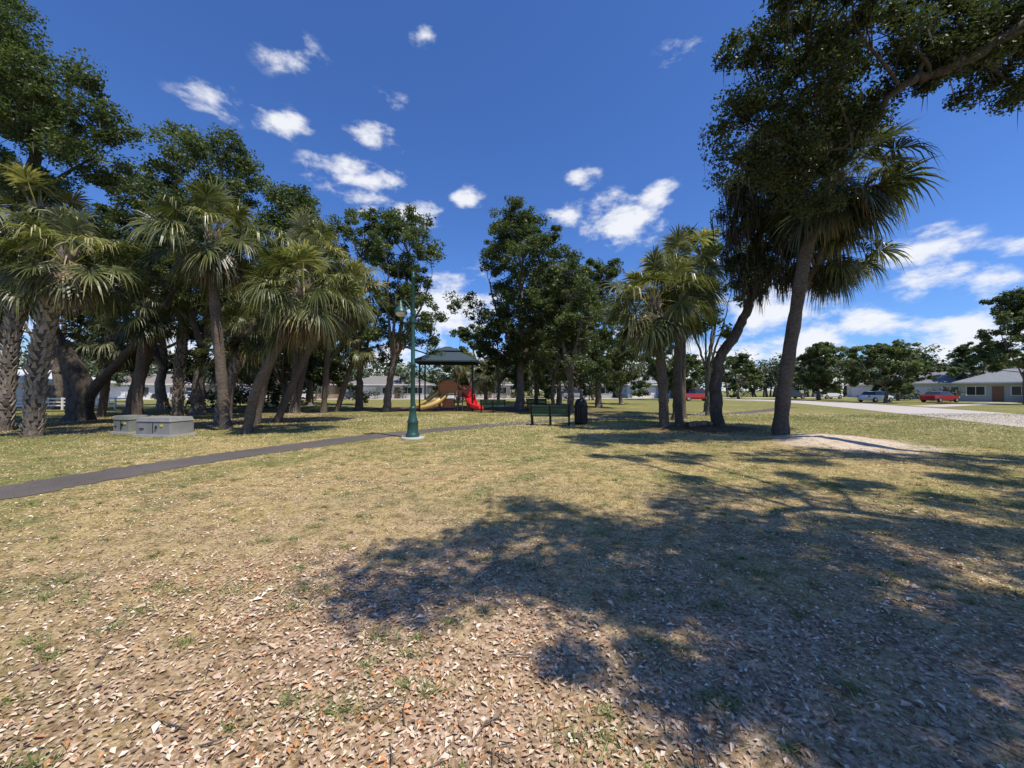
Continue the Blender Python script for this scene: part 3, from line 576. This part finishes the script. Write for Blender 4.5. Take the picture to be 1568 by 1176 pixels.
# ------------------------------------------------------------------ street furniture
M['green']=plain('green_metal',(.03,.09,.075),.4,.2,var=.2); M['dgreen']=plain('bench_green_paint',(.022,.075,.052),.4,0)
M['black']=plain('black_metal',(.012,.012,.013),.4,.3); M['conc']=plain('concrete',(.42,.40,.36),.9); M['lens']=plain('lamp_glass',(.65,.63,.55),.25)
def lamp(loc,rz,H=5.55):
    e=empty('street_lamp',loc,rz)
    mb=MB(); mb.lathe([(0.001,.06),(.36,.06),(.38,.03),(.38,-.02)],sides=28); mb.obj('footing',[M['conc']],parent=e)
    mb=MB(); mb.lathe([(.21,.06),(.21,.14),(.18,.18),(.165,.22),(.165,.52),(.18,.55),(.15,.60),(.11,.78),(.095,.95),(.115,.98),(.115,1.03),(.08,1.06)],sides=24,flute=.05); mb.obj('base',[M['green']],parent=e)
    mb=MB(); mb.lathe([(.075,1.0),(.068,2.4),(.085,2.42),(.085,2.47),(.066,2.5),(.055,H-.25),(.075,H-.23),(.075,H-.18),(.05,H-.15),(.06,H-.08),(.035,H-.03),(.001,H)],sides=16,flute=.04); mb.obj('post',[M['green']],parent=e)
    z=4.45; mb=MB(); t=np.linspace(0,1,14)
    mb.tube(np.column_stack([-.06-.36*t,0*t,z-.25+.38*np.sin(t*2.2)]),.02,8)
    mb.tube(np.column_stack([-.06-.22*np.sin(t*3.1),0*t,z-.5+.42*t]),.014,6)
    mb.lathe([(.09,z-.35),(.09,z-.2)],sides=14); mb.lathe([(.09,z-.62),(.09,z-.5)],sides=14); mb.obj('arm',[M['green']],parent=e)
    mb=MB(); zz=z+.08
    mb.lathe([(.001,zz+.06),(.03,zz+.05),(.035,zz-.02),(.07,zz-.05),(.075,zz-.13),(.12,zz-.19),(.18,zz-.27),(.22,zz-.34),(.22,zz-.37)],c=(-.42,0,0),sides=22); mb.obj('lantern_shade',[M['green']],parent=e)
    mb=MB(); mb.lathe([(.17,zz-.36),(.16,zz-.43),(.10,zz-.48),(.001,zz-.5)],c=(-.42,0,0),sides=20); mb.obj('lantern_globe',[M['lens']],parent=e)
lamp((-3.28,12.75,0),0); lamp((13.6,27,0),math.pi,6.1)
lamp((-26,42,0),0)
def bench(loc,rz,W=1.8,mat='dgreen'):
    e=empty('park_bench',loc,rz); m=[M[mat]]
    mb=MB()
    for i in range(5): mb.box((0,-.22+i*.105,.45-.006*i),(W,.09,.045))
    mb.obj('seat',m,parent=e,bevel=.006)
    mb=MB()
    for i in range(4): mb.box((0,.27+i*.035,.56+i*.105),(W,.035,.093),rx=-.25)
    mb.obj('backrest',m,parent=e,bevel=.006)
    for k,x in enumerate((-W/2+.06,0,W/2-.06)):
        mb=MB()
        mb.tube([(x,-.27,0),(x,-.24,.25),(x,-.25,.43)],.035,8); mb.tube([(x,.30,0),(x,.22,.25),(x,.24,.43),(x,.32,.65),(x,.40,.93)],.035,8)
        mb.tube([(x,-.25,.42),(x,0,.40),(x,.24,.42)],.03,8); mb.tube([(x,-.26,.2),(x,0,.28),(x,.25,.2)],.02,8)
        mb.tube([(x,-.25,.43),(x,-.28,.62),(x,-.22,.67),(x,.1,.68),(x,.33,.70)],.028,8)
        mb.box((x,-.27,.012),(.09,.12,.024)); mb.box((x,.30,.012),(.09,.12,.024)); mb.obj('leg_%d'%(k+1),[M['black']],parent=e)
bench((1.75,17.6,0),math.radians(170)); bench((-1.35,27.5,0),math.radians(180),1.8); bench((2.1,31,0),math.radians(150))
def bin_(loc):
    e=empty('trash_bin',loc); mb=MB(); mb.lathe([(.24,.0),(.25,.06),(.28,.1),(.29,.45),(.28,.82),(.30,.84),(.30,.88),(.27,.9)],sides=40,flute=.07,smooth=False); mb.obj('body',[M['black']],parent=e)
    mb=MB(); mb.lathe([(.29,.9),(.29,.94),(.27,1.05),(.20,1.16),(.12,1.20),(.11,1.17),(.001,1.17)],sides=28); mb.box((0,-.26,1.0),(.24,.08,.12)); mb.obj('lid',[M['black']],parent=e)
bin_((3.2,17.9,0)); bin_((-19,34,0))
M['ubox']=plain('utility_box_paint',(.25,.25,.24),.8,var=.2,scale=2); M['ubox2']=plain('utility_box_green',(.20,.215,.18),.8,var=.2,scale=2); M['yel']=plain('warning_label',(.8,.6,.05),.5)
def ubox(loc,rz,w,d,h,mat):
    e=empty('utility_box',loc,rz); mb=MB(); mb.box((0,0,.03),(w+.12,d+.12,.10)); mb.obj('pad',[M['conc']],parent=e)
    mb=MB(); mb.box((0,0,.08+h*.36),(w,d,h*.72)); mb.box((0,0,.08+h*.87),(w+.04,d+.04,h*.26),taper=.9); mb.obj('cabinet',[mat],parent=e,bevel=.015)
    mb=MB(); mb.box((0,-d/2-.008,.1+h*.36),(.015,.012,h*.6)); mb.box((w*.1,-d/2-.02,.1+h*.4),(.05,.03,.09)); mb.box((-w*.33,-d/2-.008,.1+h*.3),(w*.12,.012,h*.06)); mb.obj('door_seam',[M['black']],parent=e)
    mb=MB(); mb.box((w*.25,-d/2-.008,.1+h*.5),(.10,.012,.07)); mb.obj('label',[M['yel']],parent=e)
ubox((-12.2,13.6,0),math.radians(-8),1.35,.85,.58,M['ubox']); ubox((-14.2,14.4,0),math.radians(-12),.75,.65,.58,M['ubox2'])
mb=MB()
for i in range(10): mb.box((i*1.8,0,.5),(.1,.1,1.0))
for z in(.35,.62,.9): mb.box((8.1,0.07,z),(16.4,.04,.1))
mb.obj('rail_fence',[M['white']],(-47,29,0),rz=math.radians(12))
mb=MB(); rl=R(5); mb.tube(curve((-.5,0,.1),(.6,.25,.13),rl,.1,7),np.array([.11,.12,.12,.11,.11,.1,.08]),9,rough=.12,rng=rl); mb.obj('fallen_log',[M['bark']],(7.4,15.2,.12))

# ------------------------------------------------------------------ playground
pg=empty('playground_structure',(-5.1,30.5,0),math.radians(6))
M['roofteal']=plain('canopy_fabric',(.035,.06,.08),.6); M['tan']=plain('tan_plastic',(.55,.36,.12),.4,var=.06); M['yel2']=plain('yellow_plastic',(.62,.42,.13),.4,var=.05)
M['red']=plain('red_plastic',(.72,.02,.03),.35,var=.05); M['brown']=plain('brown_panel',(.42,.16,.055),.5,var=.2); M['post']=plain('brown_post',(.10,.06,.045),.5)
mb=MB(); W=2.45; D=2.2
V=[(-W,-D,3.8),(W,-D,3.8),(W,D,3.8),(-W,D,3.8),(-.9,-.7,4.6),(.9,-.7,4.6),(.9,.7,4.6),(-.9,.7,4.6)]
mb.add(V,[[0,1,5,4],[1,2,6,5],[2,3,7,6],[3,0,4,7]]); V2=[(-1.05,-.85,4.65),(1.05,-.85,4.65),(1.05,.85,4.65),(-1.05,.85,4.65),(-.2,0,5.05),(.2,0,5.05)]
mb.add(V2,[[0,1,5,4],[2,3,4,5]]); mb.add(V2,[[1,2,5],[3,0,4]])
mb.box((0,-D,3.76),(2*W,.06,.1)); mb.box((0,D,3.76),(2*W,.06,.1)); mb.box((-W,0,3.76),(.06,2*D-.07,.1)); mb.box((W,0,3.76),(.06,2*D-.07,.1)); mb.obj('canopy_roof',[M['roofteal']],parent=pg)
mb=MB()
for x in(-1.95,1.95):
    for y in(-1.7,1.7): mb.tube([(x,y,0),(x,y,3.78)],.06,10)
mb.obj('canopy_posts',[M['black']],parent=pg)
mb=MB(); mb.box((.1,0,1.25),(1.5,1.4,.08)); mb.box((1.15,0.1,.95),(.8,1.2,.07)); mb.obj('deck',[M['post']],parent=pg)
mb=MB()
for x in(-.62,.82):
    for y in(-.68,.68): mb.tube([(x,y,0),(x,y,2.35)],.055,10)
for y in(-.5,.7): mb.tube([(1.55,y,0),(1.55,y,1.9)],.05,10)
mb.obj('posts',[M['brown']],parent=pg)
mb=MB(); t=np.linspace(0,math.pi,12)
for y in(-.7,.7):
    P=[(.1+.78*math.cos(a),y,1.75+.62*math.sin(a)) for a in t]+[(.1,y,1.6)]
    Pa=np.array(P); k=np.arange(11); mb.add(Pa,np.stack([k,k+1,np.full(11,12)],-1)); Pb=Pa+np.array([0,.04,0]); mb.add(Pb,np.stack([k,k+1,np.full(11,12)],-1))
Pc=np.array([(.1+.8*math.cos(a),yy,1.77+.64*math.sin(a)) for yy in(-.75,.78) for a in t]); k=np.arange(11); mb.add(Pc,np.stack([k,k+1,k+13,k+12],-1))
mb.obj('arch_roof',[M['brown']],parent=pg)
mb=MB(); mb.box((.1,-.70,1.62),(1.3,.05,.6)); mb.box((-.55,.2,1.55),(.05,.8,.5)); mb.box((1.2,-.52,1.3),(.7,.05,.55)); mb.box((.1,-.74,.6),(.9,.04,.7)); mb.obj('panels',[M['brown']],parent=pg)
def slide(name,path,w,mat):
    c=catmull(path,8); t=np.gradient(c,axis=0); t/=np.linalg.norm(t,axis=1)[:,None]; s=np.cross(t,UP); s/=np.linalg.norm(s,axis=1)[:,None]
    prof=[(-w/2-.03,.25),(-w/2,.27),(-w/2+.03,.05),(0,0),(w/2-.03,.05),(w/2,.27),(w/2+.03,.25),(w/2,-.05),(-w/2,-.05)]
    V=np.concatenate([c+s*a+UP*b for a,b in prof]).reshape(len(prof),len(c),3).transpose(1,0,2).reshape(-1,3); n=len(prof); mb=MB()
    i=np.arange(len(c)-1)[:,None]*n; j=np.arange(n)[None]; j2=(j+1)%n
    mb.add(V,np.stack([i+j,i+j2,i+n+j2,i+n+j],-1).reshape(-1,4),0,None,True); mb.obj(name,[mat],parent=pg)
slide('yellow_slide',[(-.65,-.3,1.25),(-1.0,-.6,1.15),(-1.5,-.9,.7),(-2.1,-1.0,.35),(-2.7,-1.0,.18)],.5,M['yel2'])
slide('tan_slide',[(-.1,-.75,1.25),(-.25,-1.2,.95),(-.7,-1.7,.55),(-1.3,-2.0,.3),(-1.8,-2.1,.2)],.4,M['tan'])
slide('red_slide',[(1.5,-.3,1.15),(1.7,-.8,1.05),(1.85,-1.3,.7),(2.1,-1.8,.35),(2.6,-2.1,.2)],.75,M['red'])
mb=MB(); mb.box((1.5,-.4,1.35),(.9,.06,.6)); mb.tube([(1.05,-.42,1.5),(1.2,-.42,1.85),(1.5,-.42,1.95),(1.8,-.42,1.85),(1.95,-.42,1.5)],.06,8); mb.obj('slide_hood',[M['red']],parent=pg)
mb=MB()
for s in(-.3,.3): mb.tube([(.9+s,-1.35,0),(.9+s,-.75,1.0),(.9+s,-.7,1.5)],.03,6)
for i in range(4): mb.box((.9,-1.35+.13*(i+.7),.22*(i+1)),(.6,.14,.03))
mb.obj('steps',[M['black']],parent=pg)

# ------------------------------------------------------------------ camera, sun, sky
cam=bpy.data.cameras.new('camera'); cam.sensor_width=36; cam.lens=13.55; cam.clip_end=3000; cam.clip_start=.05
co=bpy.data.objects.new('camera',cam); scene.collection.objects.link(co); co.location=(0,0,1.6); co.rotation_euler=(math.radians(90.9),0,0); scene.camera=co
EL=math.radians(64); sd=Vector((.75*math.cos(EL),-.66*math.cos(EL),math.sin(EL))).normalized()
sl=bpy.data.lights.new('sun','SUN'); sl.energy=5.0; sl.angle=math.radians(.5); sl.color=(1,.93,.81)
so=bpy.data.objects.new('sun',sl); scene.collection.objects.link(so); so.rotation_euler=sd.to_track_quat('Z','Y').to_euler(); so.location=(10,-10,30)
w=bpy.data.worlds.new('World'); scene.world=w; w.use_nodes=True; nt=w.node_tree; bg=nt.nodes['Background']; bg.inputs[1].default_value=.082
sky=nt.nodes.new('ShaderNodeTexSky'); sky.sky_type='NISHITA'; sky.sun_disc=False; sky.sun_elevation=EL; sky.sun_rotation=math.atan2(.75,-.66); sky.air_density=1.0; sky.dust_density=.3; sky.ozone_density=1.5
skyc=mixc(nt,1.0,sky.outputs[0],(.74,1.17,1.95),'MULTIPLY')
tc=nt.nodes.new('ShaderNodeTexCoord').outputs['Generated']
ZS=1.9
sc_=vmath(nt,'MULTIPLY',tc,(1,1,ZS))
nz=noise(nt,10,5,.6,sc_.outputs[0],.1)
clouds=[(-.40,.55,.12,1),(-.35,.66,.07,.9),(-.61,.70,.07,.75),(-.79,.76,.08,.5),(-.575,.87,.09,.52),(-.227,.935,.05,.6),(-.31,.76,.055,.66),(.17,.558,.055,.85),(-.117,.50,.05,.68),
 (.13,.466,.07,.72),(.29,.44,.12,.95),(.383,.503,.07,.85),(.485,.90,.09,.58),(1.03,.364,.11,.9),(1.146,.283,.13,.95),(.925,.164,.10,.85),(1.16,.156,.12,.8),(.67,.2,.16,.95),(1.31,.37,.07,.85),
 (-.16,.22,.17,1),(-.25,.47,.07,.8),(.77,.13,.13,.9)]
sep=nt.nodes.new('ShaderNodeSeparateXYZ'); nt.links.new(tc,sep.inputs[0])
band=nt.nodes.new('ShaderNodeMapRange'); band.inputs[1].default_value=.06; band.inputs[2].default_value=.2; band.inputs[3].default_value=.68; band.inputs[4].default_value=0; nt.links.new(sep.outputs[2],band.inputs[0])
acc=band.outputs[0]
for tx,tz,rad,wt in clouds:
    L=math.sqrt(1+tx*tx+tz*tz); c=(tx/L,1/L,tz/L*ZS); rr_=rad/L*1.35
    s1=vmath(nt,'DISTANCE',sc_.outputs[0],c)
    v=math_(nt,'MULTIPLY_ADD',s1.outputs['Value'],-wt/rr_,False,wt); acc=math_(nt,'MAXIMUM',acc,v)
f=math_(nt,'ADD',math_(nt,'MULTIPLY',acc,.78),math_(nt,'MULTIPLY',math_(nt,'SUBTRACT',nz.outputs[0],.5),1.9))
cr=ramp(nt,[(.20,(0,0,0)),(.66,(1,1,1))],f); cr.color_ramp.interpolation='EASE'
gate=math_(nt,'MULTIPLY',cr.outputs[0],math_(nt,'MULTIPLY',acc,5,True),True)
gate=math_(nt,'MULTIPLY',gate,.93)
col=mixc(nt,gate,skyc,(11.4,11.6,12.1)); nt.links.new(col,bg.inputs[0])
scene.view_settings.view_transform='Standard'; scene.view_settings.look='None'; scene.view_settings.exposure=0
